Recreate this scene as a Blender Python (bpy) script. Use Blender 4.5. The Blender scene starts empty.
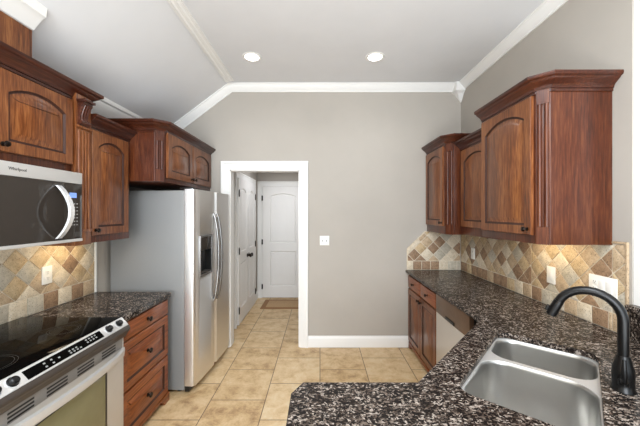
import bpy, bmesh, math, random
from mathutils import Vector, Matrix
random.seed(7)
S = bpy.context.scene
C = S.collection
PI = math.pi
R = math.radians

# ------------------------------------------------------------------ camera
cam_d = bpy.data.cameras.new('camera')
cam = bpy.data.objects.new('camera', cam_d)
C.objects.link(cam)
cam.location = (0, 0, 1.567)
cam.rotation_euler = (R(90), 0, 0)
cam_d.sensor_fit = 'HORIZONTAL'
cam_d.sensor_width = 36
cam_d.lens = 300 / 640 * 36
cam_d.clip_start = 0.02
S.camera = cam

# ------------------------------------------------------------------ world, exposure, large lights
W = bpy.data.worlds.new('world')
S.world = W
W.use_nodes = True
W.node_tree.nodes['Background'].inputs[0].default_value = (0.82, 0.925, 1.0, 1)
W.node_tree.nodes['Background'].inputs[1].default_value = 1.5
S.view_settings.view_transform = 'Standard'
S.view_settings.look = 'None'
S.view_settings.exposure = 0.22
S.view_settings.gamma = 1.0
S.view_settings.use_curve_mapping = False


def light(name, kind, loc, rot, energy, col=(1, 1, 1), size=1.0, size_y=None, spot=None):
    d = bpy.data.lights.new(name, kind)
    d.energy = energy
    d.color = col
    if kind == 'AREA':
        d.size = size
        if size_y:
            d.shape = 'RECTANGLE'
            d.size_y = size_y
    else:
        d.shadow_soft_size = size
    if spot:
        d.spot_size = R(spot)
        d.spot_blend = 0.9
    o = bpy.data.objects.new(name, d)
    o.location = loc
    o.rotation_euler = rot
    C.objects.link(o)
    return o


# added fill lamps out of view: three around the camera, one in the hall
light('rear_fill', 'AREA', (-0.5, -3.4, 1.9), (R(90), 0, R(-22)), 170, (0.86, 0.93, 1.0), 2.6, 2.0)  # added lamp standing in for daylight from unseen windows
light('upward_fill', 'AREA', (0.4, -1.25, 0.45), (R(180), 0, 0), 170, (0.83, 0.92, 1.0), 3.2, 2.4)  # added lamp aimed up to brighten the ceiling
light('overhead_fill', 'AREA', (0.1, -0.2, 3.0), (0, 0, 0), 80, (0.87, 0.94, 1.0), 1.6, 1.6)  # added lamp facing down to brighten floor and counters
light('hall_fill', 'AREA', (-0.55, 4.7, 2.38), (0, 0, 0), 8, (0.92, 0.95, 1.0), 0.4, 0.4)  # added lamp, out of view, to light the hall

# ------------------------------------------------------------------ key dimensions (metres)
D = 3.51          # back wall
XL = -1.887       # left wall
XR = 1.65         # right wall
ZC = 3.065        # flat ceiling
ZS = 2.44         # where the sloped ceiling meets the left wall
XS = -1.055       # crease between slope and flat ceiling
CT = 0.903        # countertop height


# ------------------------------------------------------------------ materials
def new_mat(name):
    m = bpy.data.materials.new(name)
    m.use_nodes = True
    nt = m.node_tree
    return m, nt, nt.nodes['Principled BSDF']


def s2l(c):
    return tuple(((v / 255) / 12.92 if v / 255 <= 0.04045 else ((v / 255 + 0.055) / 1.055) ** 2.4) for v in c) + (1,)


def ramp(nt, stops, interp='LINEAR'):
    r = nt.nodes.new('ShaderNodeValToRGB')
    r.color_ramp.interpolation = interp
    els = r.color_ramp.elements
    while len(els) < len(stops):
        els.new(0.5)
    for e, (p, c) in zip(els, stops):
        e.position = p
        e.color = c
    return r


def coords(nt, scale=(1, 1, 1), rot=(0, 0, 0)):
    t = nt.nodes.new('ShaderNodeTexCoord')
    m = nt.nodes.new('ShaderNodeMapping')
    m.inputs['Scale'].default_value = scale
    m.inputs['Rotation'].default_value = rot
    nt.links.new(t.outputs['Object'], m.inputs['Vector'])
    return m


def noise(nt, vec, scale, detail=4, rough=0.55, dist=0.0):
    n = nt.nodes.new('ShaderNodeTexNoise')
    n.inputs['Scale'].default_value = scale
    n.inputs['Detail'].default_value = detail
    n.inputs['Roughness'].default_value = rough
    n.inputs['Distortion'].default_value = dist
    if vec is not None:
        nt.links.new(vec.outputs[0], n.inputs['Vector'])
    return n


def bump(nt, bsdf, height, strength, dist=0.002):
    b = nt.nodes.new('ShaderNodeBump')
    b.inputs['Strength'].default_value = strength
    b.inputs['Distance'].default_value = dist
    nt.links.new(height, b.inputs['Height'])
    nt.links.new(b.outputs[0], bsdf.inputs['Normal'])


def mat_plain(name, rgb, rough=0.5, metal=0.0, spec=0.5, coat=0.0, var=0.0, vscale=20, ior=1.5):
    m, nt, b = new_mat(name)
    c = s2l(rgb)
    b.inputs['Roughness'].default_value = rough
    b.inputs['Metallic'].default_value = metal
    b.inputs['Specular IOR Level'].default_value = spec
    b.inputs['Coat Weight'].default_value = coat
    b.inputs['IOR'].default_value = ior
    n = noise(nt, coords(nt), vscale, 3)
    lo = tuple(v * (1 - var) for v in c[:3]) + (1,)
    hi = tuple(min(1, v * (1 + var)) for v in c[:3]) + (1,)
    r = ramp(nt, [(0.35, lo), (0.65, hi)])
    nt.links.new(n.outputs[0], r.inputs[0])
    nt.links.new(r.outputs[0], b.inputs['Base Color'])
    return m


def mat_wood(name, dark, mid, lightc, axis='z', rough=0.3):
    m, nt, b = new_mat(name)
    sc = {'z': (1, 1, 0.07), 'x': (0.07, 1, 1), 'y': (1, 0.07, 1)}[axis]
    mp = coords(nt, sc)
    n1 = noise(nt, mp, 9, 3, 0.5, 0.4)
    n2 = noise(nt, mp, 85, 4, 0.6, 0.2)
    n3 = noise(nt, mp, 200, 2, 0.5)
    ma = nt.nodes.new('ShaderNodeMath'); ma.operation = 'MULTIPLY'; ma.inputs[1].default_value = 0.3
    mb_ = nt.nodes.new('ShaderNodeMath'); mb_.operation = 'MULTIPLY_ADD'; mb_.inputs[1].default_value = 0.45
    mc = nt.nodes.new('ShaderNodeMath'); mc.operation = 'MULTIPLY_ADD'; mc.inputs[1].default_value = 0.25
    nt.links.new(n1.outputs[0], ma.inputs[0])
    nt.links.new(n2.outputs[0], mb_.inputs[0]); nt.links.new(ma.outputs[0], mb_.inputs[2])
    nt.links.new(n3.outputs[0], mc.inputs[0]); nt.links.new(mb_.outputs[0], mc.inputs[2])
    r = ramp(nt, [(0.36, s2l(dark)), (0.5, s2l(mid)), (0.65, s2l(lightc))])
    nt.links.new(mc.outputs[0], r.inputs[0])
    nt.links.new(r.outputs[0], b.inputs['Base Color'])
    b.inputs['Roughness'].default_value = rough
    b.inputs['Coat Weight'].default_value = 0.12
    b.inputs['Specular IOR Level'].default_value = 0.35
    b.inputs['Coat Roughness'].default_value = 0.15
    bump(nt, b, mc.outputs[0], 0.12, 0.001)
    return m


def mat_granite():
    m, nt, b = new_mat('speckled_granite')
    mp = coords(nt, (1.0, 1.35, 1.0), (0, 0, R(35)))
    dn = noise(nt, mp, 26, 3, 0.6)
    mix = nt.nodes.new('ShaderNodeVectorMath'); mix.operation = 'MULTIPLY_ADD'
    mix.inputs[1].default_value = (0.03, 0.03, 0.03)
    nt.links.new(dn.outputs['Color'], mix.inputs[0])
    nt.links.new(mp.outputs[0], mix.inputs[2])
    v = nt.nodes.new('ShaderNodeTexVoronoi'); v.inputs['Scale'].default_value = 108
    nt.links.new(mix.outputs[0], v.inputs['Vector'])
    sep = nt.nodes.new('ShaderNodeSeparateColor'); nt.links.new(v.outputs['Color'], sep.inputs[0])
    big = noise(nt, mp, 17, 3, 0.6)
    add = nt.nodes.new('ShaderNodeMath'); add.operation = 'MULTIPLY_ADD'; add.inputs[1].default_value = 0.62
    nt.links.new(sep.outputs[0], add.inputs[0])
    b2 = nt.nodes.new('ShaderNodeMath'); b2.operation = 'MULTIPLY'; b2.inputs[1].default_value = 0.62
    nt.links.new(big.outputs[0], b2.inputs[0]); nt.links.new(b2.outputs[0], add.inputs[2])
    r = ramp(nt, [(0.0, s2l((16, 14, 13))), (0.52, s2l((31, 26, 23))), (0.66, s2l((72, 61, 54))),
                  (0.77, s2l((102, 90, 81))), (0.92, s2l((154, 142, 132)))], 'LINEAR')
    nt.links.new(add.outputs[0], r.inputs[0])
    v2 = nt.nodes.new('ShaderNodeTexVoronoi'); v2.inputs['Scale'].default_value = 190
    nt.links.new(mix.outputs[0], v2.inputs['Vector'])
    sep2 = nt.nodes.new('ShaderNodeSeparateColor'); nt.links.new(v2.outputs['Color'], sep2.inputs[0])
    r2 = ramp(nt, [(0.0, (0, 0, 0, 1)), (0.72, (0, 0, 0, 1)), (0.76, (1, 1, 1, 1))])
    nt.links.new(sep2.outputs[1], r2.inputs[0])
    mx = nt.nodes.new('ShaderNodeMix'); mx.data_type = 'RGBA'
    nt.links.new(r2.outputs[0], mx.inputs[0]); nt.links.new(r.outputs[0], mx.inputs[6])
    mx.inputs[7].default_value = s2l((24, 20, 19))
    nt.links.new(mx.outputs[2], b.inputs['Base Color'])
    b.inputs['Roughness'].default_value = 0.22
    b.inputs['IOR'].default_value = 1.2
    return m


def mat_floor():
    m, nt, b = new_mat('floor_tile')
    t = nt.nodes.new('ShaderNodeTexCoord')
    sep = nt.nodes.new('ShaderNodeSeparateXYZ'); nt.links.new(t.outputs['Object'], sep.inputs[0])
    L, Wd = 0.486, 0.457
    # brick u runs along world Y, v along world X
    au = nt.nodes.new('ShaderNodeMath'); au.operation = 'ADD'; au.inputs[1].default_value = -2.028 + L * 20.5
    nt.links.new(sep.outputs[1], au.inputs[0])
    av = nt.nodes.new('ShaderNodeMath'); av.operation = 'ADD'; av.inputs[1].default_value = Wd * 20
    nt.links.new(sep.outputs[0], av.inputs[0])
    cb = nt.nodes.new('ShaderNodeCombineXYZ')
    nt.links.new(au.outputs[0], cb.inputs[0]); nt.links.new(av.outputs[0], cb.inputs[1])
    br = nt.nodes.new('ShaderNodeTexBrick')
    br.offset = 0.5; br.offset_frequency = 2; br.squash = 1.0
    br.inputs['Scale'].default_value = 1.0
    br.inputs['Brick Width'].default_value = L
    br.inputs['Row Height'].default_value = Wd
    br.inputs['Mortar Size'].default_value = 0.0035
    br.inputs['Mortar Smooth'].default_value = 0.1
    br.inputs['Bias'].default_value = 0.0
    br.inputs['Color1'].default_value = (0, 0, 0, 1)
    br.inputs['Color2'].default_value = (1, 1, 1, 1)
    br.inputs['Mortar'].default_value = (0.5, 0.5, 0.5, 1)
    nt.links.new(cb.outputs[0], br.inputs['Vector'])
    mp = coords(nt)
    n1 = noise(nt, mp, 7, 8, 0.72, 0.25)
    n2 = noise(nt, mp, 60, 4, 0.65)
    # shift of the mottling per tile
    a1 = nt.nodes.new('ShaderNodeMath'); a1.operation = 'MULTIPLY_ADD'; a1.inputs[1].default_value = 0.14
    nt.links.new(br.outputs['Color'], a1.inputs[0])
    a2 = nt.nodes.new('ShaderNodeMath'); a2.operation = 'MULTIPLY_ADD'; a2.inputs[1].default_value = 0.22
    nt.links.new(n2.outputs[0], a2.inputs[0]); nt.links.new(n1.outputs[0], a2.inputs[2])
    nt.links.new(a2.outputs[0], a1.inputs[2])
    r = ramp(nt, [(0.46, s2l((152, 118, 80))), (0.60, s2l((192, 160, 116))), (0.72, s2l((208, 179, 137))), (0.86, s2l((216, 193, 156)))])
    nt.links.new(a1.outputs[0], r.inputs[0])
    mx = nt.nodes.new('ShaderNodeMix'); mx.data_type = 'RGBA'
    nt.links.new(br.outputs['Fac'], mx.inputs[0]); nt.links.new(r.outputs[0], mx.inputs[6])
    mx.inputs[7].default_value = s2l((96, 74, 52))
    nt.links.new(mx.outputs[2], b.inputs['Base Color'])
    b.inputs['Roughness'].default_value = 0.42
    inv = nt.nodes.new('ShaderNodeMath'); inv.operation = 'SUBTRACT'; inv.inputs[0].default_value = 1.0
    nt.links.new(br.outputs['Fac'], inv.inputs[1])
    bump(nt, b, inv.outputs[0], 0.5, 0.002)
    return m


def mat_stone(name, a, c):
    m, nt, b = new_mat(name)
    mp = coords(nt)
    n = noise(nt, mp, 30, 6, 0.7, 0.4)
    r = ramp(nt, [(0.34, s2l(a)), (0.62, s2l(c))])
    nt.links.new(n.outputs[0], r.inputs[0])
    n2 = noise(nt, mp, 130, 3, 0.6)
    r2 = ramp(nt, [(0.36, (0, 0, 0, 1)), (0.42, (1, 1, 1, 1))])
    nt.links.new(n2.outputs[0], r2.inputs[0])
    mx = nt.nodes.new('ShaderNodeMix'); mx.data_type = 'RGBA'; mx.inputs[6].default_value = tuple(v * 0.55 for v in s2l(a)[:3]) + (1,)
    nt.links.new(r2.outputs[0], mx.inputs[0]); nt.links.new(r.outputs[0], mx.inputs[7])
    nt.links.new(mx.outputs[2], b.inputs['Base Color'])
    b.inputs['Roughness'].default_value = 0.55
    bump(nt, b, r2.outputs[0], 0.25, 0.001)
    return m


def mat_steel(name, rgb, rough=0.28, axis='z'):
    m, nt, b = new_mat(name)
    sc = {'z': (1, 1, 0.01), 'x': (0.01, 1, 1), 'y': (1, 0.01, 1)}[axis]
    n = noise(nt, coords(nt, sc), 400, 2)
    r = ramp(nt, [(0.3, (rough - 0.05,) * 3 + (1,)), (0.7, (rough + 0.07,) * 3 + (1,))])
    nt.links.new(n.outputs[0], r.inputs[0]); nt.links.new(r.outputs[0], b.inputs['Roughness'])
    b.inputs['Metallic'].default_value = 1.0
    b.inputs['Base Color'].default_value = s2l(rgb)
    return m


def mat_emit(name, rgb, strength):
    m, nt, b = new_mat(name)
    b.inputs['Base Color'].default_value = s2l(rgb)
    b.inputs['Emission Color'].default_value = s2l(rgb)
    b.inputs['Emission Strength'].default_value = strength
    return m


M = {}
M['wall'] = mat_plain('greige_wall_paint', (176, 169, 160), 0.8, var=0.02, vscale=3, spec=0.2)
M['ceil'] = mat_plain('ceiling_paint', (222, 222, 223), 0.85, var=0.015, vscale=3, spec=0.2)
M['white'] = mat_plain('white_trim_paint', (236, 234, 230), 0.4, var=0.01, vscale=4)
M['door'] = mat_plain('white_door_paint', (232, 229, 225), 0.45, var=0.01, vscale=4)
M['plate'] = mat_plain('white_plastic', (238, 235, 228), 0.35, var=0.01)
M['slot'] = mat_plain('dark_slot', (60, 56, 52), 0.6, var=0.05)
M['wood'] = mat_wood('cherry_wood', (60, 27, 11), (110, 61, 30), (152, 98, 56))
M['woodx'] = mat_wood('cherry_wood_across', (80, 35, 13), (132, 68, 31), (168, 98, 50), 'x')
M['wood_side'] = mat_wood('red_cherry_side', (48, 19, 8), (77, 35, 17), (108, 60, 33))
M['wood_crown'] = mat_wood('dark_cherry_crown', (36, 15, 9), (62, 28, 16), (90, 46, 28), 'x')
M['glaze'] = mat_wood('dark_glaze_line', (40, 19, 12), (54, 27, 17), (70, 38, 25), rough=0.6)
M['bronze'] = mat_plain('oil_rubbed_bronze', (40, 32, 27), 0.32, 0.85, var=0.1, vscale=60)
M['granite'] = mat_granite()
M['floor'] = mat_floor()
M['grout'] = mat_plain('grout', (216, 204, 184), 0.85, var=0.06, vscale=60)
M['st0'] = mat_stone('cream_travertine', (198, 180, 152), (220, 206, 184))
M['st1'] = mat_stone('tan_travertine', (168, 143, 113), (196, 172, 142))
M['st2'] = mat_stone('brown_travertine', (126, 99, 75), (160, 130, 102))
M['st3'] = mat_stone('grey_travertine', (172, 162, 144), (196, 186, 168))
M['st4'] = mat_stone('gold_travertine', (172, 146, 110), (202, 178, 142))
M['steel'] = mat_steel('brushed_steel', (236, 235, 233), 0.38)
M['ventsteel'] = mat_plain('grey_steel', (150, 147, 143), 0.38, 0.5, var=0.01)
M['handle'] = mat_plain('satin_handle_steel', (140, 138, 136), 0.28, 0.9, var=0.01)
M['fascia'] = mat_plain('dark_brown_trim', (58, 50, 44), 0.4, var=0.03)
M['sinkrim'] = mat_plain('satin_rim_steel', (205, 203, 200), 0.48, 0.6, var=0.01)
M['dwsteel'] = mat_plain('pale_steel', (206, 199, 190), 0.4, 0.4, var=0.01)
M['steelx'] = mat_plain('brushed_steel_across', (206, 203, 199), 0.36, 0.45, var=0.01)
M['chrome'] = mat_plain('polished_steel', (232, 232, 232), 0.25, 0.5, var=0.01)
M['sink'] = mat_plain('satin_steel', (198, 196, 192), 0.3, 1.0, var=0.01)
M['fridge_side'] = mat_plain('grey_enamel', (140, 140, 139), 0.45, 0.2, var=0.02, vscale=200)
M['black'] = mat_plain('black_plastic', (22, 21, 20), 0.35, var=0.05)
M['blackglass'] = mat_plain('black_glass', (9, 8, 7), 0.04, var=0.02, spec=0.5, ior=1.08)
M['smoke'] = mat_plain('smoked_glass', (54, 48, 43), 0.03, var=0.02, spec=0.2)
M['ovenglass'] = mat_plain('oven_glass_floor_reflection', (120, 116, 84), 0.05, var=0.03, spec=0.8)  # yellow-green base colour stands in for the floor reflected in the glass
M['dwpanel'] = mat_plain('steel_panel_dark_reflection', (112, 88, 68), 0.28, 0.6, var=0.1, vscale=12)  # brown-grey base colour imitates a dark reflection in stainless steel
M['fauc'] = mat_plain('matte_black_metal', (12, 11, 11), 0.3, 0.3, var=0.05)
M['mat_b'] = mat_plain('brown_mat_border', (146, 108, 74), 0.95, var=0.12, vscale=120)
M['mat_c'] = mat_plain('tan_mat_weave', (178, 146, 108), 0.95, var=0.14, vscale=140)
M['lamp'] = mat_emit('lamp_lens', (255, 250, 242), 9.0)
M['display'] = mat_emit('blue_display', (110, 140, 205), 0.7)
M['grey'] = mat_plain('grey_print', (150, 148, 145), 0.5, var=0.03)


# ------------------------------------------------------------------ mesh builder
class MB:
    def __init__(s):
        s.bm = bmesh.new()

    def face(s, vs, mi=0):
        try:
            f = s.bm.faces.new(vs)
            f.material_index = mi
            return f
        except ValueError:
            return None

    def v(s, p):
        return s.bm.verts.new(p)

    def box(s, a, b, bev=0.0, mi=0):
        x0, y0, z0 = [min(p, q) for p, q in zip(a, b)]
        x1, y1, z1 = [max(p, q) for p, q in zip(a, b)]
        t = bmesh.new()
        vs = [t.verts.new(p) for p in [(x0, y0, z0), (x1, y0, z0), (x1, y1, z0), (x0, y1, z0),
                                       (x0, y0, z1), (x1, y0, z1), (x1, y1, z1), (x0, y1, z1)]]
        for q in [(3, 2, 1, 0), (4, 5, 6, 7), (0, 1, 5, 4), (1, 2, 6, 5), (2, 3, 7, 6), (3, 0, 4, 7)]:
            t.faces.new([vs[i] for i in q])
        if bev > 0:
            bmesh.ops.bevel(t, geom=t.edges[:], offset=bev, segments=2, affect='EDGES', profile=0.6)
        s._merge(t, mi)
        return s

    def _merge(s, t, mi=0):
        mp = {v: s.bm.verts.new(v.co) for v in t.verts}
        for f in t.faces:
            s.face([mp[v] for v in f.verts], mi)
        t.free()

    def prism(s, poly, fn0, fn1, bev=0.0, mi=0):
        """poly of 2D points, capped; fn0/fn1 map (u,v)->3D for both ends"""
        t = bmesh.new()
        a = [t.verts.new(fn0(*p)) for p in poly]
        b = [t.verts.new(fn1(*p)) for p in poly]
        n = len(poly)
        t.faces.new(a[::-1]); t.faces.new(b)
        for i in range(n):
            t.faces.new([a[i], a[(i + 1) % n], b[(i + 1) % n], b[i]])
        bmesh.ops.recalc_face_normals(t, faces=t.faces[:])
        if bev > 0:
            bmesh.ops.bevel(t, geom=t.edges[:], offset=bev, segments=2, affect='EDGES', profile=0.6)
        s._merge(t, mi)
        return s

    def zprism(s, poly, z0, z1, bev=0.0, mi=0):
        return s.prism(poly, lambda x, y: (x, y, z0), lambda x, y: (x, y, z1), bev, mi)

    def loft(s, loops, cap0=True, cap1=True, closed=True, mi=0):
        rows = [[s.v(p) for p in L] for L in loops]
        n = len(rows[0])
        for a, b in zip(rows, rows[1:]):
            for i in range(n if closed else n - 1):
                j = (i + 1) % n
                s.face([a[i], a[j], b[j], b[i]], mi)
        if cap0:
            s.face(rows[0][::-1], mi)
        if cap1:
            s.face(rows[-1], mi)
        return s

    def tube(s, pts, rad, n=12, mi=0, flat=1.0):
        pts = [Vector(p) for p in pts]
        rads = rad if isinstance(rad, (list, tuple)) else [rad] * len(pts)
        loops = []
        ref = None
        for i, p in enumerate(pts):
            if i == 0:
                d = pts[1] - p
            elif i == len(pts) - 1:
                d = p - pts[i - 1]
            else:
                d = (pts[i + 1] - p).normalized() + (p - pts[i - 1]).normalized()
            d.normalize()
            if ref is None:
                ref = Vector((0, 0, 1)) if abs(d.z) < 0.9 else Vector((1, 0, 0))
            u = (ref - d * ref.dot(d)).normalized()
            ref = u
            w = d.cross(u)
            loops.append([p + (u * math.cos(2 * PI * k / n) + w * math.sin(2 * PI * k / n) * flat) * rads[i] for k in range(n)])
        return s.loft(loops, mi=mi)

    def lathe(s, prof, org, axis='z', n=20, mi=0):
        """prof: list of (radius, height along axis)"""
        o = Vector(org)
        loops = []
        for r, h in prof:
            L = []
            for k in range(n):
                a = 2 * PI * k / n
                c, q = r * math.cos(a), r * math.sin(a)
                L.append({'z': Vector((c, q, h)), '-y': Vector((c, -h, q)), 'x': Vector((h, c, q)), '-z': Vector((c, -q, -h))}[axis] + o)
            loops.append(L)
        return s.loft(loops, mi=mi)

    def sweep(s, path, prof, fn, mi=0):
        """profile (off, h) swept along a 2D polyline; off is to the right of travel. fn(u, v, h)->3D"""
        n = len(path)
        P = [Vector(p) for p in path]
        nor = []
        for i in range(n - 1):
            d = (P[i + 1] - P[i]).normalized()
            nor.append(Vector((d.y, -d.x)))
        loops = []
        for i in range(n):
            if i == 0:
                m = nor[0]
            elif i == n - 1:
                m = nor[-1]
            else:
                m = nor[i - 1] + nor[i]
                m = m / (1 + nor[i - 1].dot(nor[i]))
            loops.append([fn(P[i].x + m.x * o, P[i].y + m.y * o, h) for o, h in prof])
        return s.loft(loops, mi=mi)

    def build(s, name, mat, parent=None, smooth=35, fix=True):
        if fix:
            bmesh.ops.recalc_face_normals(s.bm, faces=s.bm.faces[:])
        me = bpy.data.meshes.new(name)
        s.bm.to_mesh(me)
        s.bm.free()
        mats = mat if isinstance(mat, (list, tuple)) else [mat]
        for m in mats:
            me.materials.append(m)
        if smooth:
            me.shade_smooth()
            me.set_sharp_from_angle(angle=R(smooth))
        o = bpy.data.objects.new(name, me)
        C.objects.link(o)
        if parent:
            o.parent = parent
        return o


def tag(o, label=None, cat=None, group=None, kind=None):
    if label: o['label'] = label
    if cat: o['category'] = cat
    if group: o['group'] = group
    if kind: o['kind'] = kind
    return o


def empty(name, loc, rz, label=None, cat=None, group=None, kind=None):
    o = bpy.data.objects.new(name, None)
    o.empty_display_size = 0.1
    C.objects.link(o)
    o.location = loc
    o.rotation_euler = (0, 0, rz)
    return tag(o, label, cat, group, kind)


def struct(o):
    o['kind'] = 'structure'
    return o


def B(a, b, bev=0.0):
    return MB().box(a, b, bev)


# ------------------------------------------------------------------ setting: floor, walls, ceiling
struct(B((-3.2, -4.2, -0.05), (5.2, 5.75, 0.0)).build('floor', M['floor'], smooth=0))
struct(B((XL - 0.12, -4.2, 0), (XL, D + 0.12, 2.6)).build('wall_left', M['wall'], smooth=0))
ox0, ox1, oz = -1.055, -0.239, 2.07
mb = MB()
mb.box((XL, D, 0), (ox0, D + 0.12, 3.2)); mb.box((ox1, D, 0), (XR + 0.12, D + 0.12, 3.2)); mb.box((ox0, D, oz), (ox1, D + 0.12, 3.2))
struct(mb.build('wall_back', M['wall'], smooth=0))
struct(B((XR, 1.585, 0), (XR + 0.12, D, 3.2)).build('wall_right', M['wall'], smooth=0))
mb = MB()
slope = [(XL - 0.12, ZS - 0.12 * 0.75), (XS, ZC), (5.2, ZC), (5.2, ZC + 0.1), (XS - 0.05, ZC + 0.1), (XL - 0.12, ZS + 0.05)]
mb.prism(slope, lambda x, z: (x, -4.2, z), lambda x, z: (x, D, z))
struct(mb.build('ceiling', M['ceil'], smooth=0))
# hall beyond the doorway
HX0, HX1, HD = -1.16, 0.25, 5.56
struct(B((HX0 - 0.12, D + 0.12, 0), (HX0, HD + 0.12, 2.5)).build('wall_hall_left', M['wall'], smooth=0))
struct(B((HX1, D + 0.12, 0), (HX1 + 0.12, HD + 0.12, 2.5)).build('wall_hall_right', M['wall'], smooth=0))
struct(B((HX0, HD, 0), (HX1, HD + 0.12, 2.5)).build('wall_hall_back', M['wall'], smooth=0))
struct(B((HX0, D + 0.12, 2.44), (HX1, HD, 2.5)).build('ceiling_hall', M['ceil'], smooth=0))

# the dining side beyond the bar: plain walls with one wide window
struct(B((XR + 0.121, D, 0), (5.2, D + 0.12, 3.2)).build('wall_dining_back', M['wall'], smooth=0))
mb = MB()
mb.box((5.2, -4.2, 0), (5.32, -2.6, 3.2)); mb.box((5.2, 2.6, 0), (5.32, D + 0.12, 3.2)); mb.box((5.2, -2.6, 0), (5.32, 2.6, 0.35)); mb.box((5.2, -2.6, 2.75), (5.32, 2.6, 3.2))
struct(mb.build('wall_dining_right', M['wall'], smooth=0))
mb = MB()
for yy in (-2.6, -1.33, -0.06, 1.21, 2.52):
    mb.box((5.205, yy, 0.351), (5.27, yy + 0.08, 2.749))
mb.box((5.21, -2.52, 0.351), (5.265, 2.52, 0.42)); mb.box((5.21, -2.52, 2.68), (5.265, 2.52, 2.749))
struct(mb.build('window_1', M['white'], smooth=0))

# mouldings
CROWN = [(0, 0), (0, 0.066), (0.012, 0.066), (0.016, 0.056), (0.03, 0.05), (0.055, 0.024), (0.066, 0.018), (0.07, 0.01), (0.085, 0.01), (0.085, 0)]
mb = MB()
mb.sweep([(XL, ZS), (XS, ZC), (XR, ZC)], CROWN, lambda u, v, h: (u, D - h, v))
struct(mb.build('trim_1', M['white']))
mb = MB(); mb.sweep([(1.585, ZC), (D, ZC)], CROWN, lambda u, v, h: (XR - h, u, v)); struct(mb.build('trim_2', M['white']))
mb = MB()
lc = [(XL, 2.375), (XL + 0.012, 2.375), (XL + 0.016, 2.39), (XL + 0.03, 2.398), (XL + 0.062, 2.442), (XL + 0.082, 2.466), (XL + 0.088, 2.484), (XL + 0.104, 2.492), (XL + 0.11, 2.51), (XL + 0.11, 2.5235), (XL, ZS)]
mb.prism(lc, lambda x, z: (x, -4.0, z), lambda x, z: (x, D, z))
struct(mb.build('trim_3', M['white']))
# band along the crease of the ceiling
mb = MB()
prof = [(XS - 0.014, ZC - 0.012), (XS - 0.004, ZC - 0.03), (XS + 0.022, ZC - 0.034), (XS + 0.03, ZC - 0.024), (XS + 0.055, ZC - 0.022), (XS + 0.064, ZC - 0.014), (XS + 0.086, ZC - 0.012), (XS + 0.086, ZC + 0.004), (XS, ZC + 0.004)]
mb.prism(prof, lambda x, z: (x, -4.0, z), lambda x, z: (x, 3.37, z))
struct(mb.build('trim_4', M['white']))
# corner block with a drop under the crown
mb = MB()
b0 = 0.1
mb.box((XR - b0, D - b0, ZC - 0.085), (XR, D, ZC), 0.004)
mb.loft([[(XR - b0 - .008, D - b0 - .008, ZC - 0.085), (XR, D - b0 - .008, ZC - 0.085), (XR, D, ZC - 0.085), (XR - b0 - .008, D, ZC - 0.085)],
         [(XR - b0 - .008, D - b0 - .008, ZC - 0.1), (XR, D - b0 - .008, ZC - 0.1), (XR, D, ZC - 0.1), (XR - b0 - .008, D, ZC - 0.1)],
         [(XR - 0.07, D - 0.07, ZC - 0.125), (XR, D - 0.07, ZC - 0.125), (XR, D, ZC - 0.125), (XR - 0.07, D, ZC - 0.125)],
         [(XR - 0.06, D - 0.06, ZC - 0.14), (XR, D - 0.06, ZC - 0.14), (XR, D, ZC - 0.14), (XR - 0.06, D, ZC - 0.14)],
         [(XR - 0.008, D - 0.008, ZC - 0.205), (XR, D - 0.008, ZC - 0.205), (XR, D, ZC - 0.205), (XR - 0.008, D, ZC - 0.205)]])
struct(mb.build('trim_5', M['white'], smooth=20))
# baseboards
BASE = [(0, 0), (0.016, 0), (0.016, 0.1), (0.012, 0.112), (0.008, 0.118), (0.006, 0.132), (0, 0.132)]
mb = MB(); mb.prism(BASE, lambda h, z: (-0.143, D - h, z), lambda h, z: (1.03, D - h, z)); struct(mb.build('baseboard_back', M['white']))
mb = MB(); mb.prism(BASE, lambda h, z: (HX0 + h, 5.28, z), lambda h, z: (HX0 + h, HD, z)); struct(mb.build('baseboard_hall_left', M['white']))


def casing(x0, x1, z1, w, fn):
    """door casing around an opening; fn(x, h, z)->3D with h out of the wall"""
    prof = [(0, 0), (0, 0.012), (0.006, 0.016), (0.02, 0.016), (0.026, 0.02), (w * 0.7, 0.022), (w * 0.75, 0.028), (w - 0.004, 0.03), (w, 0.026), (w, 0)]
    m = MB()
    # path up the left side, across, down the right; right of travel must point away from the opening, so travel the other way
    m.sweep([(x1, 0), (x1, z1), (x0, z1), (x0, 0)], prof, lambda u, v, h: fn(u, h, v))
    return m


struct(casing(ox0, ox1, oz, 0.1, lambda x, h, z: (x, D - h, z)).build('trim_6', M['white']))
mb = MB()   # jamb lining of the doorway
mb.box((ox0 - 0.001, D, 0), (ox0 + 0.012, D + 0.125, oz)); mb.box((ox1 - 0.012, D, 0), (ox1 + 0.001, D + 0.125, oz)); mb.box((ox0, D, oz - 0.012), (ox1, D + 0.125, oz + 0.001))
struct(mb.build('trim_7', M['white'], smooth=0))
# casing of the opening that ends the right wall
mb = MB()
mb.box((XR + 0.006, 1.50, 1.047), (XR + 0.124, 1.585, ZC - 0.001), 0.003)
struct(mb.build('trim_8', M['white'], smooth=0))


# ------------------------------------------------------------------ panelled doors (loops lofted)
def arch_loop(x0, x1, z0, z1, rise, n=14):
    """counter-clockwise seen from the front: rectangle with an eyebrow arch on top"""
    w = x1 - x0
    pts = [(x0, z0), (x1, z0)]
    zs = z1 - rise
    if rise > 0.001:
        Rr = (w * w / 4 + rise * rise) / (2 * rise)
        cx, cz = (x0 + x1) / 2, z1 - Rr
        a0 = math.atan2(zs - cz, x1 - cx)
        a1 = PI - a0
        for i in range(n + 1):
            a = a0 + (a1 - a0) * i / n
            pts.append((cx + Rr * math.cos(a), cz + Rr * math.sin(a)))
    else:
        for i in range(n + 1):
            pts.append((x1 + (x0 - x1) * i / n, z1))
    return pts


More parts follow.
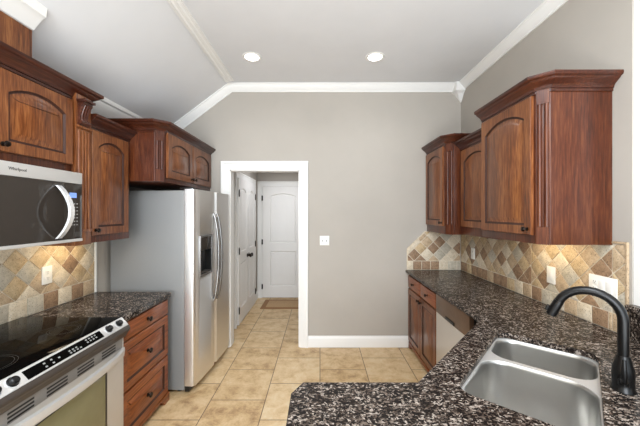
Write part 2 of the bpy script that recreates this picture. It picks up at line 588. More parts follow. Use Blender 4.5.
def inset(poly, d):
    n = len(poly)
    out = []
    for i in range(n):
        p0, p1, p2 = Vector(poly[i - 1]), Vector(poly[i]), Vector(poly[(i + 1) % n])
        e1 = (p1 - p0).normalized(); e2 = (p2 - p1).normalized()
        n1 = Vector((-e1.y, e1.x)); n2 = Vector((-e2.y, e2.x))
        m = (n1 + n2) / (1 + n1.dot(n2))
        out.append((p1.x + m.x * d, p1.y + m.y * d))
    return out


def outer_loop(x0, x1, z0, z1, like):
    n = len(like) - 3
    ax, bx = like[2][0], like[-1][0]
    pts = [(x0, z0), (x1, z0)]
    for i in range(2, len(like)):
        f = (like[i][0] - bx) / (ax - bx)
        pts.append((x0 + (x1 - x0) * f, z1))
    return pts


def panel_door(w, h, stile=0.055, rise=0.05, t=0.02, x=0, y=0, z=0, field=0.035, mb=None, flat=False):
    m = mb or MB()
    core = arch_loop(stile, w - stile, stile, h - stile, rise)
    o = outer_loop(0, w, 0, h, core)
    o2 = outer_loop(0.004, w - 0.004, 0.004, h - 0.004, core)
    L = [(o, 0), (o, -t + 0.004), (o2, -t), (core, -t), (inset(core, 0.005), -t + 0.004), (inset(core, 0.009), -t + 0.009), (inset(core, 0.014), -t + 0.009)]
    if not flat:
        L.append((inset(core, field + 0.012), -t + 0.001))
        L.append((inset(core, field + 0.014), -t + 0.0))
    loops = [[(x + p[0], y + d, z + p[1]) for p in lp] for lp, d in L]
    m.loft(loops[:4], cap1=False)
    m.loft(loops[3:7], cap0=False, cap1=flat, mi=1)
    if not flat:
        m.loft(loops[6:], cap0=False)
    bmesh.ops.remove_doubles(m.bm, verts=m.bm.verts[:], dist=1e-5)
    return m


def knob(parent, x, y, z, r=0.015):
    m = MB()
    m.lathe([(r * 0.75, 0), (r * 0.75, 0.003), (r * 0.35, 0.006), (r * 0.35, 0.014), (r * 0.8, 0.018), (r, 0.024), (r * 0.85, 0.03), (r * 0.3, 0.033)], (x, y, z), '-y', 16)
    return m.build('knob', M['bronze'], parent)


# ------------------------------------------------------------------ wall cabinets
WCROWN = [(0, 0), (0.01, 0), (0.013, 0.012), (0.02, 0.022), (0.036, 0.034), (0.046, 0.042), (0.05, 0.05), (0.06, 0.054), (0.064, 0.06), (0.064, 0.075), (0, 0.075)]


def wall_cabinet(name, label, loc, rz, w, depth, h, doors, dz0, dz1, chamfer=None, c=0.055, rise=0.05, group=None, crown_ret=(False, False), stile=0.055):
    root = empty(name, loc, rz, label, 'cabinet', group)
    g = 0.003
    if chamfer == 'R':
        plan = [(0, -g), (0, -depth), (w - c, -depth), (w, -depth + c), (w, -g)]
        path = [(0, -depth), (w - c, -depth), (w, -depth + c), (w, -g)]
        if crown_ret[0]: path = [(0, -depth + 0.12)] + path
    elif chamfer == 'L':
        plan = [(0, -g), (0, -depth + c), (c, -depth), (w, -depth), (w, -g)]
        path = [(0, -g), (0, -depth + c), (c, -depth), (w, -depth)]
    else:
        plan = [(0, -g), (0, -depth), (w, -depth), (w, -g)]
        path = [(0, -depth), (w, -depth)]
        if crown_ret[1]: path = path + [(w, -g)]
    hb = h - 0.03
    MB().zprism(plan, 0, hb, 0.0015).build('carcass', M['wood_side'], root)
    m = MB()
    m.sweep(path, WCROWN, lambda u, v, q: (u, v, h - 0.075 + q))
    m.sweep(path, [(0, 0), (0.006, 0), (0.006, 0.014), (0, 0.014)], lambda u, v, q: (u, v, h - 0.092 + q))
    m.zprism([(p[0], p[1]) for p in plan], hb + 0.0005, h - 0.002)
    m.build('crown', M['wood_crown'], root)
    # face frame rails in front of the carcass are the carcass face itself; a light rail runs below
    if chamfer:
        m = MB()
        xs0, xs1 = ((w - c, w) if chamfer == 'R' else (0, c))
        ys0, ys1 = ((-depth, -depth + c) if chamfer == 'R' else (-depth + c, -depth))
        nrm = (1, -1) if chamfer == 'R' else (-1, -1)
        k = 1 / math.sqrt(2)
        def P(f, out, z):
            return (xs0 + (xs1 - xs0) * f + nrm[0] * k * out, ys0 + (ys1 - ys0) * f + nrm[1] * k * out, z)
        for (za, zb) in ((0.0, 0.10), (hb - 0.125, hb - 0.045)):
            m.prism([(0.08, 0), (0.92, 0), (0.92, 0.008), (0.08, 0.008)], lambda f, o: P(f, o, za), lambda f, o: P(f, o, zb))
        for f in (0.27, 0.73):
            m.tube([P(f, 0.001, 0.102), P(f, 0.001, hb - 0.127)], 0.0115, 12)
        m.build('fluted_pilaster', M['wood_side'], root)
    for (x0, x1, side) in doors:
        d = panel_door(x1 - x0, dz1 - dz0, rise=rise, x=x0, y=-depth - 0.001, z=dz0, stile=stile).build('door', [M['wood'], M['glaze']], root)
        kx = x0 + 0.028 if side == 'L' else x1 - 0.028
        knob(d, kx, -depth - 0.0205, dz0 + 0.035)
    return root


# right wall, local x runs from the far end towards the camera
RW = -PI / 2
wall_cabinet('wall_cabinet', 'large cherry wall cabinet nearest the camera on the right wall, above the three-gang plate',
             (XR, 2.31, 1.387), RW, 2.31 - 1.69, 0.40, 2.345 - 1.387, [(0.02, 0.557, 'R')], 1.437 - 1.387, 2.25 - 1.387,
             chamfer='R', c=0.05, rise=0.06, group='cherry wall cabinets')
wall_cabinet('wall_cabinet', 'lower recessed cherry wall cabinet between the two taller ones on the right wall',
             (XR, 2.929, 1.362), RW, 2.929 - 2.312, 0.278, 2.258 - 1.362, [(0.05, 0.565, 'R')], 0.075, 2.16 - 1.362,
             rise=0.06, group='cherry wall cabinets')
wall_cabinet('wall_cabinet', 'cherry wall cabinet in the far right corner against the back wall',
             (XR, D - 0.002, 1.355), RW, D - 2.93 - 0.002, 0.40, 2.330 - 1.355, [(0.02, 0.495, 'R')], 0.08, 2.235 - 1.355,
             chamfer='R', c=0.06, rise=0.05, group='cherry wall cabinets')

# left wall, local x runs from near to far
LW = PI / 2
wall_cabinet('wall_cabinet', 'two-door cherry cabinet above the refrigerator with a chamfered near corner',
             (XL, 2.425, 1.825), LW, D - 2.425 - 0.002, 0.603, 2.312 - 1.825, [(0.075, 0.555, 'R'), (0.565, 1.055, 'L')], 0.035, 2.235 - 1.825,
             chamfer='L', c=0.055, rise=0.05, group='cherry wall cabinets', stile=0.06)
midc = wall_cabinet('wall_cabinet', 'single-door cherry wall cabinet between the microwave and the refrigerator',
                    (XL, 1.985, 1.365), LW, 2.423 - 1.985, 0.345, 2.225 - 1.365, [(0.02, 0.40, 'L')], 0.05, 2.13 - 1.365,
                    rise=0.055, group='cherry wall cabinets')
mc = wall_cabinet('wall_cabinet', 'cherry cabinet directly above the microwave, with a carved corbel at its end',
                  (XL, 1.06, 1.818), LW, 1.857 - 1.06, 0.35, 2.362 - 1.818, [(0.02, 0.335, 'R'), (0.345, 0.785, 'L')], 0.045, 2.262 - 1.818,
                  rise=0.05, group='cherry wall cabinets')
# pilaster and corbel at the end of the microwave cabinet (local frame of that cabinet)
px0 = 0.7975; px1 = 0.9225
mb = MB()
mb.box((px0, -0.003, -0.455), (px1, -0.375, 0.505), 0.002)
for f in (0.2, 0.4, 0.6, 0.8):
    xx = px0 + (px1 - px0) * f
    mb.tube([(xx, -0.374, -0.36), (xx, -0.374, 0.27)], 0.009, 10)
mb.box((px0 - 0.0005, -0.37, 0.285), (px1 + 0.006, -0.386, 0.30), 0.003)
mb.box((px0 - 0.0005, -0.37, -0.372), (px1 + 0.002, -0.384, -0.355), 0.003)
mb.build('pilaster', M['wood'], mc)
# crown continues over the pilaster and returns to the wall
mb = MB()
mb.sweep([(px0 + 0.0005, -0.35), (px1, -0.35), (px1, -0.02)], WCROWN, lambda u, v, q: (u, v, 0.544 - 0.075 + q))
mb.box((px0 + 0.004, -0.35, 0.445), (px0 + 0.094, -0.43, 0.462), 0.004)
mb.build('crown', M['wood_crown'], mc)
mb = MB()   # scrolled corbel
cprof = [(-0.374, 0.30), (-0.386, 0.30), (-0.396, 0.305), (-0.402, 0.32), (-0.398, 0.335), (-0.390, 0.345), (-0.393, 0.37), (-0.40, 0.395), (-0.41, 0.415), (-0.418, 0.43), (-0.42, 0.445), (-0.374, 0.445)]
mb.prism(cprof, lambda y, z: (px0 + 0.012, y, z), lambda y, z: (px0 + 0.082, y, z), 0.002)
for xx in (px0 + 0.028, px0 + 0.047, px0 + 0.066):
    mb.tube([(xx, -0.402, 0.318), (xx, -0.391, 0.347), (xx, -0.394, 0.37), (xx, -0.402, 0.396), (xx, -0.415, 0.424)], 0.006, 8)
mb.tube([(px0 + 0.008, -0.394, 0.32), (px0 + 0.086, -0.394, 0.32)], 0.012, 12)
mb.tube([(px0 + 0.008, -0.405, 0.433), (px0 + 0.086, -0.405, 0.433)], 0.011, 12)
mb.build('corbel', M['wood_crown'], mc)

# boxed vent chase on top of the microwave cabinet
ch = empty('vent_chase', (XL, 1.296, 2.365), LW, 'boxed cherry vent chase rising from the microwave cabinet to the sloped ceiling', 'vent chase')
cy = -(1.887 - 1.611)
zt = ZS + 0.75 * 0.276 - 2.365
mb = MB(); mb.prism([(-0.004, 0.0), (cy, 0.0), (cy, zt - 0.004), (-0.004, ZS - 2.365 - 0.004)], lambda y, z: (0, y, z), lambda y, z: (0.382, y, z))
mb.build('box_panel', M['wood'], ch)
mb = MB()
cp = [(cy - 0.001, zt - 0.06), (cy - 0.012, zt - 0.058), (cy - 0.02, zt - 0.045), (cy - 0.05, zt - 0.01), (cy - 0.065, zt + 0.005), (cy - 0.08, zt + 0.012), (cy - 0.088, zt + 0.063), (cy - 0.001, zt - 0.003)]
mb.prism(cp, lambda y, z: (0.0, y, z), lambda y, z: (0.382, y, z))
tag(mb.build('crown', M['white'], ch), 'white crown strip')

# ------------------------------------------------------------------ microwave
mw = empty('microwave', (XL, 1.107, 1.393), LW, 'stainless over-the-range microwave with a bowed silver handle', 'microwave')
B((0, -0.003, 0.0), (0.758, -0.37, 0.42), 0.003).build('body', M['black'], mw)
B((0, -0.371, 0.352), (0.758, -0.41, 0.42), 0.004).build('top_vent_panel', M['steelx'], mw)
B((0, -0.371, 0.001), (0.758, -0.412, 0.018), 0.003).build('bottom_rail', M['steelx'], mw)
dr = B((0, -0.371, 0.0185), (0.63, -0.408, 0.3515), 0.002).build('door', M['smoke'], mw)
mb = MB()
arc = []
for i in range(17):
    t = i / 16
    arc.append((0.585, -0.413 - 0.074 * math.sin(PI * t) ** 0.85, 0.03 + 0.30 * t))
loops = []
for p in arc:
    loops.append([(p[0] - 0.016, p[1] + 0.006, p[2]), (p[0] - 0.014, p[1] - 0.006, p[2]), (p[0] + 0.014, p[1] - 0.006, p[2]), (p[0] + 0.016, p[1] + 0.006, p[2])])
mb.loft(loops)
mb.build('handle', M['chrome'], dr)
cpn = B((0.632, -0.371, 0.0185), (0.758, -0.407, 0.3515), 0.002).build('control_panel', M['smoke'], mw)
B((0.665, -0.4075, 0.265), (0.715, -0.409, 0.295)).build('display', M['display'], cpn)
for r in range(7):
    for c_ in range(4):
        B((0.655 + c_ * 0.02, -0.4075, 0.10 + r * 0.021), (0.665 + c_ * 0.02, -0.4086, 0.106 + r * 0.021)).build('button', M['grey'], cpn, smooth=0)
B((0.70, -0.4075, 0.03), (0.745, -0.409, 0.06), 0.001).build('badge', M['slot'], cpn)


def text_obj(name, body, size, mat, parent, loc, rot, depth=0.0006):
    cu = bpy.data.curves.new(name, 'FONT')
    cu.body = body
    cu.size = size
    cu.extrude = depth
    cu.resolution_u = 2
    t = bpy.data.objects.new(name, cu)
    C.objects.link(t)
    dg = bpy.context.evaluated_depsgraph_get()
    me = bpy.data.meshes.new_from_object(t.evaluated_get(dg))
    bpy.data.objects.remove(t)
    me.materials.clear(); me.materials.append(mat)
    o = bpy.data.objects.new(name, me)
    C.objects.link(o)
    o.parent = parent
    o.location = loc
    o.rotation_euler = rot
    return o


text_obj('lettering', 'Whirlpool', 0.021, M['slot'], mw, (0.315, -0.4105, 0.381), (R(90), 0, 0))

# ------------------------------------------------------------------ range
RY0 = 1.073
rg = empty('range', (XL, RY0, 0), LW, 'stainless slide-in electric range with a black glass cooktop below the microwave', 'stove')
rw = 1.876 - RY0
B((0.002, -0.01, 0.02), (rw - 0.002, -0.635, 0.90), 0.003).build('body', M['black'], rg)
for xx in (0.05, rw - 0.05):
    for yy in (-0.06, -0.58):
        MB().lathe([(0.018, 0), (0.018, 0.0195)], (xx, yy, 0), 'z', 12).build('foot', M['black'], rg)
B((0.0, -0.02, 0.9005), (rw, -0.642, 0.916), 0.003).build('cooktop', M['blackglass'], rg)
ctop = [o for o in rg.children if o.name.startswith('cooktop')][0]
for (bx, by, br_) in ((0.2, -0.17, 0.075), (0.2, -0.46, 0.105), (0.6, -0.17, 0.095), (0.6, -0.46, 0.075)):
    mb = MB()
    n = 40
    for rr in (br_, br_ - 0.012):
        ra, rb = [], []
        mb.loft([[(bx + q * math.cos(2 * PI * k / n), by + q * math.sin(2 * PI * k / n), 0.9163) for k in range(n)] for q in (rr, rr - 0.0015)], cap0=False, cap1=False)
    mb.build('burner_ring', M['slot'], ctop, smooth=0)
mb = MB()
pp = [(-0.6425, 0.9155), (-0.650, 0.915), (-0.690, 0.872), (-0.688, 0.868), (-0.64, 0.866)]
mb.prism(pp, lambda y, z: (0, y, z), lambda y, z: (rw, y, z), 0.0015)
cp_ = mb.build('control_panel', M['steelx'], rg)
# tilted frame of the panel: from (-0.654,0.915) to (-0.70,0.873)
pa = Vector((-0.650, 0.915)); pb = Vector((-0.690, 0.872)); pt = (pb - pa).normalized(); pn = Vector((pt.y, -pt.x))
if pn.y < 0: pn = -pn
def onp(x, f, out):
    q = pa + (pb - pa) * f + pn * out
    return (x, q.x, q.y)
mb = MB()
mb.prism([(0.165, 0.12), (0.60, 0.12), (0.60, 0.86), (0.165, 0.86)], lambda x, f: onp(x, f, 0.0), lambda x, f: onp(x, f, 0.0015))
dsp = mb.build('touch_display', M['blackglass'], cp_, smooth=0)
for (x, f) in [(0.25, .3), (0.25, .6), (0.285, .3), (0.285, .6), (0.32, .45), (0.38, .6), (0.40, .6), (0.42, .6), (0.38, .4), (0.40, .4), (0.42, .4), (0.44, .6), (0.49, .25), (0.51, .25), (0.53, .25), (0.55, .25), (0.49, .5), (0.51, .5), (0.53, .5), (0.55, .5)]:
    mb = MB().prism([(x, f), (x + 0.01, f), (x + 0.01, f + 0.12), (x, f + 0.12)], lambda a, q: onp(a, q, 0.0016), lambda a, q: onp(a, q, 0.0021))
    mb.build('button', M['grey'], dsp, smooth=0)
for x in (0.045, 0.115, 0.655, 0.742):
    m_ = MB()
    loops = []
    o = Vector(onp(x, 0.45, 0.0)); nn = Vector((0, pn.x, pn.y)); uu = Vector((1, 0, 0)); vv = nn.cross(uu)
    for r_, h_ in ((0.0215, 0.0005), (0.0215, 0.004), (0.017, 0.006), (0.016, 0.02), (0.012, 0.023)):
        loops.append([o + nn * h_ + (uu * math.cos(2 * PI * k / 20) + vv * math.sin(2 * PI * k / 20)) * r_ for k in range(20)])
    m_.loft(loops)
    kb = m_.build('knob', M['fauc'], cp_)
    m_ = MB()
    loops = []
    for r_, h_ in ((0.022, 0.0006), (0.0255, 0.0006), (0.0255, 0.004), (0.022, 0.004)):
        loops.append([o + nn * h_ + (uu * math.cos(2 * PI * k / 20) + vv * math.sin(2 * PI * k / 20)) * r_ for k in range(20)])
    loops.append(loops[0])
    m_.loft(loops, False, False)
    m_.build('bezel', M['chrome'], kb)
mb = MB(); mb.prism([(-0.636, 0.865), (-0.688, 0.867), (-0.6915, 0.871), (-0.702, 0.852), (-0.702, 0.842), (-0.69, 0.828), (-0.675, 0.80), (-0.636, 0.80)], lambda y, z: (0.001, y, z), lambda y, z: (rw - 0.001, y, z), 0.001)
mb.build('fascia_strip', M['fascia'], rg)
od = B((0.004, -0.636, 0.22), (rw - 0.004, -0.662, 0.797), 0.004).build('oven_door', M['steelx'], rg)
B((0.132, -0.6625, 0.25), (0.652, -0.6638, 0.653), 0.0005).build('window_gasket', M['black'], od)
B((0.15, -0.6639, 0.27), (0.635, -0.6652, 0.648), 0.0005).build('window', M['ovenglass'], od)
B((0.02, -0.6622, 0.735), (rw - 0.02, -0.6640, 0.793), 0.0006).build('vent_panel', M['ventsteel'], od)
for gx in (0.1, 0.27, 0.44, 0.61):
    for k in range(3):
        B((gx, -0.6641, 0.742 + k * 0.016), (gx + 0.11, -0.6652, 0.75 + k * 0.016)).build('vent_slot', M['black'], od, smooth=0)
mb = MB()
loops = []
for i in range(21):
    t = i / 20
    yy = -0.664 - 0.058 * math.sin(PI * t) ** 0.5
    xx = 0.012 + (rw - 0.016) * t
    loops.append([(xx, yy + 0.012, 0.692), (xx, yy - 0.004, 0.695), (xx, yy - 0.007, 0.713), (xx, yy - 0.004, 0.731), (xx, yy + 0.012, 0.734)])
mb.loft(loops)
mb.build('handle', M['steelx'], od)
B((0.004, -0.636, 0.045), (rw - 0.004, -0.66, 0.215), 0.004).build('drawer', M['steelx'], rg)

# ------------------------------------------------------------------ refrigerator
fr = empty('refrigerator', (-1.085, 2.59, 0), math.atan2(0.83, 0.055), 'stainless side-by-side refrigerator with dispenser beside the white doorway', 'refrigerator')
FW, FZ = 0.83, 1.775
B((0.004, 0.092, 0.03), (FW - 0.004, 0.765, FZ - 0.012), 0.004).build('body', M['fridge_side'], fr)
mb = MB()
mb.box((0.01, 0.05, 0.015), (FW - 0.01, 0.09, 0.062), 0.003)
mb.build('toe_grille', M['black'], fr)
for xx in (0.06, FW - 0.06):
    for yy in (0.16, 0.70):
        MB().lathe([(0.022, 0), (0.022, 0.0295)], (xx, yy, 0), 'z', 12).build('foot', M['black'], fr)


def fdoor_plan(x0, x1):
    pts = [(x0, 0.088), (x0, 0.026), (x0 + 0.004, 0.012), (x0 + 0.013, 0.004)]
    for i in range(0, 11):
        x = x0 + 0.025 + (x1 - x0 - 0.05) * i / 10
        q = 2 * x / FW - 1
        pts.append((x, -0.012 * (1 - q * q)))
    pts += [(x1 - 0.013, 0.004), (x1 - 0.004, 0.012), (x1, 0.026), (x1, 0.088)]
    return pts


gapx = 0.412
fd = MB().zprism(fdoor_plan(0.0, gapx - 0.003)[::-1], 0.068, FZ).build('freezer_door', M['steel'], fr, 25)
rd = MB().zprism(fdoor_plan(gapx + 0.003, FW)[::-1], 0.068, FZ).build('fresh_food_door', M['steel'], fr, 25)
# recess for the dispenser
cut = B((0.095, -0.06, 1.015), (0.315, 0.05, 1.23)).build('cutter', M['black'])
bpy.context.view_layer.update()
cut.parent = fr
bpy.context.view_layer.update()
md = fd.modifiers.new('b', 'BOOLEAN'); md.operation = 'DIFFERENCE'; md.object = cut; md.solver = 'EXACT'
dg = bpy.context.evaluated_depsgraph_get()
nm = bpy.data.meshes.new_from_object(fd.evaluated_get(dg))
fd.modifiers.clear(); fd.data = nm
bpy.data.objects.remove(cut)
disp = MB()
disp.box((0.078, -0.017, 0.995), (0.0945, 0.0, 1.36), 0.002); disp.box((0.3155, -0.017, 0.995), (0.332, 0.0, 1.36), 0.002)
disp.box((0.0945, -0.017, 0.995), (0.3155, 0.0, 1.014), 0.002); disp.box((0.0945, -0.017, 1.346), (0.3155, 0.0, 1.36), 0.002)
dsq = disp.build('dispenser', M['handle'], fd)
mb = MB(); mb.box((0.096, -0.012, 1.016), (0.100, 0.046, 1.229)); mb.box((0.310, -0.012, 1.016), (0.314, 0.046, 1.229)); mb.box((0.096, 0.042, 1.016), (0.314, 0.047, 1.229)); mb.box((0.096, -0.012, 1.0155), (0.314, 0.046, 1.02)); mb.box((0.096, -0.010, 1.225), (0.314, 0.046, 1.2295))
mb.build('recess_liner', M['black'], dsq, smooth=0)
B((0.095, -0.0155, 1.2305), (0.315, -0.008, 1.3455), 0.001).build('dispenser_screen', M['smoke'], dsq)
B((0.18, 0.015, 1.12), (0.23, 0.041, 1.222), 0.004).build('paddle', M['black'], dsq)
B((0.102, -0.012, 1.0205), (0.308, 0.04, 1.026), 0.001).build('drip_tray', M['slot'], dsq)
for par, hx in ((fd, gapx - 0.042), (rd, gapx + 0.036)):
    pts = []
    for i in range(25):
        t = i / 24
        pts.append((hx, -0.010 - 0.054 * math.sin(PI * t) ** 0.6, 0.70 + 0.86 * t))
    MB().tube(pts, 0.0125, 12).build('handle', M['handle'], par)
mb = MB(); mb.lathe([(0.012, 0.0), (0.012, 0.002)], (FW - 0.05, 0.0, 1.66), '-y', 14); mb.build('badge', M['grey'], rd)
mb = MB(); mb.box((0.02, 0.03, FZ + 0.0005), (0.09, 0.14, FZ + 0.018), 0.004); mb.build('hinge_cover', M['black'], fr)

# ------------------------------------------------------------------ base cabinets
dc = empty('drawer_cabinet', (XL, 1.882, 0), LW, 'cherry three-drawer base cabinet between the range and the refrigerator', 'cabinet')
dw_, dd = 2.515 - 1.882, 0.605
B((0, -0.003, 0.07), (dw_, -dd, CT - 0.041), 0.0015).build('carcass', M['wood_side'], dc)
for (za, zb) in ((0.735, 0.852), (0.402, 0.722), (0.082, 0.388)):
    if zb - za < 0.2:
        d = B((0.025, -dd - 0.001, za), (dw_ - 0.025, -dd - 0.021, zb), 0.005).build('drawer', M['woodx'], dc)
    else:
        d = panel_door(dw_ - 0.05, zb - za, stile=0.055, rise=0, x=0.025, y=-dd - 0.001, z=za, field=0.03).build('drawer', [M['woodx'], M['glaze']], dc)
    knob(d, dw_ / 2, -dd - 0.0205, (za + zb) / 2, 0.019)
mb = MB()
mb.box((0, -0.01, 0.0), (dw_ - 0.08, -dd + 0.05, 0.0695))
foot = [(dw_ - 0.14, 0.0695), (dw_ - 0.12, 0.045), (dw_ - 0.085, 0.03), (dw_ - 0.07, 0.0), (dw_ + 0.006, 0.0), (dw_ + 0.006, 0.0695)]
mb.prism(foot, lambda x, z: (x, -dd + 0.02, z), lambda x, z: (x, -dd - 0.018, z), 0.002)
mb.box((0, -dd + 0.02, 0.045), (dw_ + 0.004, -dd - 0.012, 0.0695), 0.003)
mb.build('toe_base', M['woodx'], dc)

bc = empty('base_cabinet', (XR, D - 0.003, 0), RW, 'cherry base cabinet with two drawers and two doors against the back wall', 'cabinet')
bw, bd = 0.857, 0.605
B((0, -0.003, 0.07), (bw, -bd, CT - 0.041), 0.0015).build('carcass', M['wood_side'], bc)
for (xa, xb, sd) in ((0.02, 0.428, 'R'), (0.442, 0.845, 'L')):
    d = B((xa, -bd - 0.001, 0.715), (xb, -bd - 0.021, 0.845), 0.005).build('drawer', M['woodx'], bc)
    knob(d, (xa + xb) / 2, -bd - 0.0205, 0.78)
    d = panel_door(xb - xa, 0.60, stile=0.055, rise=0, x=xa, y=-bd - 0.001, z=0.095, field=0.03).build('door', [M['wood'], M['glaze']], bc)
    knob(d, xb - 0.028 if sd == 'R' else xa + 0.028, -bd - 0.0205, 0.655)
mb = MB()
mb.box((0.0, -0.01, 0.0), (bw, -bd + 0.05, 0.0695))
mb.box((0.0, -bd + 0.02, 0.04), (bw, -bd - 0.012, 0.0695), 0.003)
foot = [(0.0, 0.0395), (0.0, 0.0), (0.05, 0.0), (0.06, 0.02), (0.09, 0.0395)]
mb.prism(foot, lambda x, z: (x, -bd + 0.02, z), lambda x, z: (x, -bd - 0.01, z))
mb.build('toe_base', M['woodx'], bc)

dwm = empty('dishwasher', (XR, 2.645, 0), RW, 'stainless dishwasher with a dark control strip under the right countertop', 'dishwasher')
B((0.003, -0.02, 0.09), (0.597, -0.595, CT - 0.042), 0.002).build('body', M['black'], dwm)
B((0.02, -0.05, 0.0), (0.58, -0.55, 0.0895)).build('toe_panel', M['black'], dwm)
dq = B((0.004, -0.5955, 0.10), (0.596, -0.628, 0.700), 0.004).build('door', M['dwsteel'], dwm)
cq = B((0.004, -0.5955, 0.703), (0.596, -0.630, 0.86), 0.004).build('control_panel', M['dwpanel'], dwm)
B((0.21, -0.6305, 0.706), (0.37, -0.637, 0.73), 0.003).build('latch_handle', M['black'], cq)

# corner sink cabinet and peninsula (fronts turned away from the camera)
A_ = Vector((0.385, 1.179)); B_ = Vector((1.0, 1.873))
du = (B_ - A_).normalized(); dv = Vector((du.y, -du.x))
ang = math.atan2(du.y, du.x)
SL = (B_ - A_).length
sc_ = empty('sink_cabinet', (A_.x, A_.y, 0), ang + PI, 'cherry diagonal corner cabinet under the sink', 'cabinet')
# local x runs from A back..., -y faces the kitchen
sx0, sx1 = -SL + 0.03, -0.03
B((sx0, 0.035, 0.07), (sx1, 0.055, CT - 0.041)).build('face_frame', M['wood'], sc_, smooth=0)
mid_ = (sx0 + sx1) / 2
for (xa, xb, sd) in ((sx0 + 0.05, mid_ - 0.004, 'R'), (mid_ + 0.004, sx1 - 0.05, 'L')):
    d = panel_door(xb - xa, 0.70, rise=0, x=xa, y=0.034, z=0.10).build('door', [M['wood'], M['glaze']], sc_)
    knob(d, xb - 0.028 if sd == 'R' else xa + 0.028, 0.0135, 0.74)
B((sx0, 0.09, 0.0), (sx1, 0.105, 0.0695)).build('toe_base', M['woodx'], sc_, smooth=0)
pc = empty('peninsula_cabinet', (-0.06, 0.55, 0), 0, 'cherry peninsula base under the clipped granite counter end', 'cabinet')
mb = MB()
mb.box((0, 0, 0.07), (0.018, 0.59, CT - 0.041)); mb.box((0.0185, 0.572, 0.07), (0.42, 0.59, CT - 0.041)); mb.box((0.0185, 0, 0.0), (1.69, 0.018, CT - 0.041))
mb.build('carcass', M['wood_side'], pc, smooth=0)
d = panel_door(0.37, 0.72, rise=0, x=0, y=0, z=0).build('door', [M['wood'], M['glaze']], pc)
d.location = (0.40, 0.591, 0.10); d.rotation_euler = (0, 0, PI)
knob(d, 0.03, -0.0205, 0.66)
B((0.02, 0.03, 0), (0.4, 0.55, 0.0695)).build('toe_base', M['woodx'], pc, smooth=0)


# ------------------------------------------------------------------ granite
def slab(name, loops, z0, z1, mat, bev=0.004, parent=None):
    cu = bpy.data.curves.new(name, 'CURVE')
    cu.dimensions = '2D'; cu.fill_mode = 'BOTH'
    cu.extrude = (z1 - z0) / 2 - bev
    cu.bevel_depth = bev; cu.bevel_resolution = 2
    cu.offset = -bev
    for L in loops:
        sp = cu.splines.new('POLY')
        sp.points.add(len(L) - 1)
        for p, q in zip(sp.points, L):
            p.co = (q[0], q[1], 0, 1)
        sp.use_cyclic_u = True
    t = bpy.data.objects.new(name, cu)
    C.objects.link(t)
    dg = bpy.context.evaluated_depsgraph_get()
    me = bpy.data.meshes.new_from_object(t.evaluated_get(dg))
    bpy.data.objects.remove(t)
    me.transform(Matrix.Translation((0, 0, (z0 + z1) / 2)))
    me.materials.clear(); me.materials.append(mat)
    me.shade_smooth(); me.set_sharp_from_angle(angle=R(40))
    o = bpy.data.objects.new(name, me)
    C.objects.link(o)
    if parent: o.parent = parent
    return o


def rrect(u0, u1, v0, v1, r, n=6):
    pts = []
    for cx, cy_, a0 in ((u1 - r, v1 - r, 0), (u0 + r, v1 - r, 90), (u0 + r, v0 + r, 180), (u1 - r, v0 + r, 270)):
        for i in range(n + 1):
            a = R(a0 + 90 * i / n)
            pts.append((cx + r * math.cos(a), cy_ + r * math.sin(a)))
    return pts


def uv2xy(p):
    return (du.x * p[0] + dv.x * p[1], du.y * p[0] + dv.y * p[1])


su0, su1, sv0, sv1 = 1.19, 1.925, -0.368, 0.043
hole = [uv2xy(p) for p in rrect(su0, su1, sv0, sv1, 0.06)]
outer = [(1.0, D - 0.003), (1.0, 1.873), (0.385, 1.179), (-0.067, 1.179), (-0.107, 1.107), (-0.107, 0.5), (XR - 0.02, 0.5), (XR - 0.003, 1.6), (XR - 0.003, D - 0.003)]
ctr = slab('countertop', [outer, hole], CT - 0.028, CT, M['granite'])
tag(ctr, 'speckled dark granite countertop along the right wall and peninsula, cut out for the sink', 'countertop')
ctl = slab('countertop', [[(XL + 0.003, 1.879), (-1.249, 1.879), (-1.249, 2.51), (-1.268, 2.533), (XL + 0.003, 2.533)]], CT - 0.038, CT, M['granite'])
tag(ctl, 'short speckled granite countertop between the range and the refrigerator', 'countertop')
# half wall with raised granite bar
struct(B((XR + 0.012, 0.3, 0), (XR + 0.11, 1.584, 1.046)).build('wall_bar', M['wall'], smooth=0))
bar = slab('bar_top', [[(XR - 0.045, 0.3), (XR + 0.32, 0.3), (XR + 0.32, 1.495), (XR + 0.005, 1.495), (XR + 0.0, 1.58), (XR - 0.045, 1.58)]], 1.05, 1.086, M['granite'])
tag(bar, 'raised granite bar ledge at the right edge behind the faucet', 'bar top')
B((XR - 0.016, 0.5, CT + 0.001), (XR + 0.0115, 1.583, 1.0495), 0.001).build('splash', M['granite'], bar)

# ------------------------------------------------------------------ sink
sk = empty('kitchen_sink', uv2xy(((su0 + su1) / 2, (sv0 + sv1) / 2)) + (0.60,), ang, 'double-bowl stainless undermount sink set in the granite corner', 'sink')
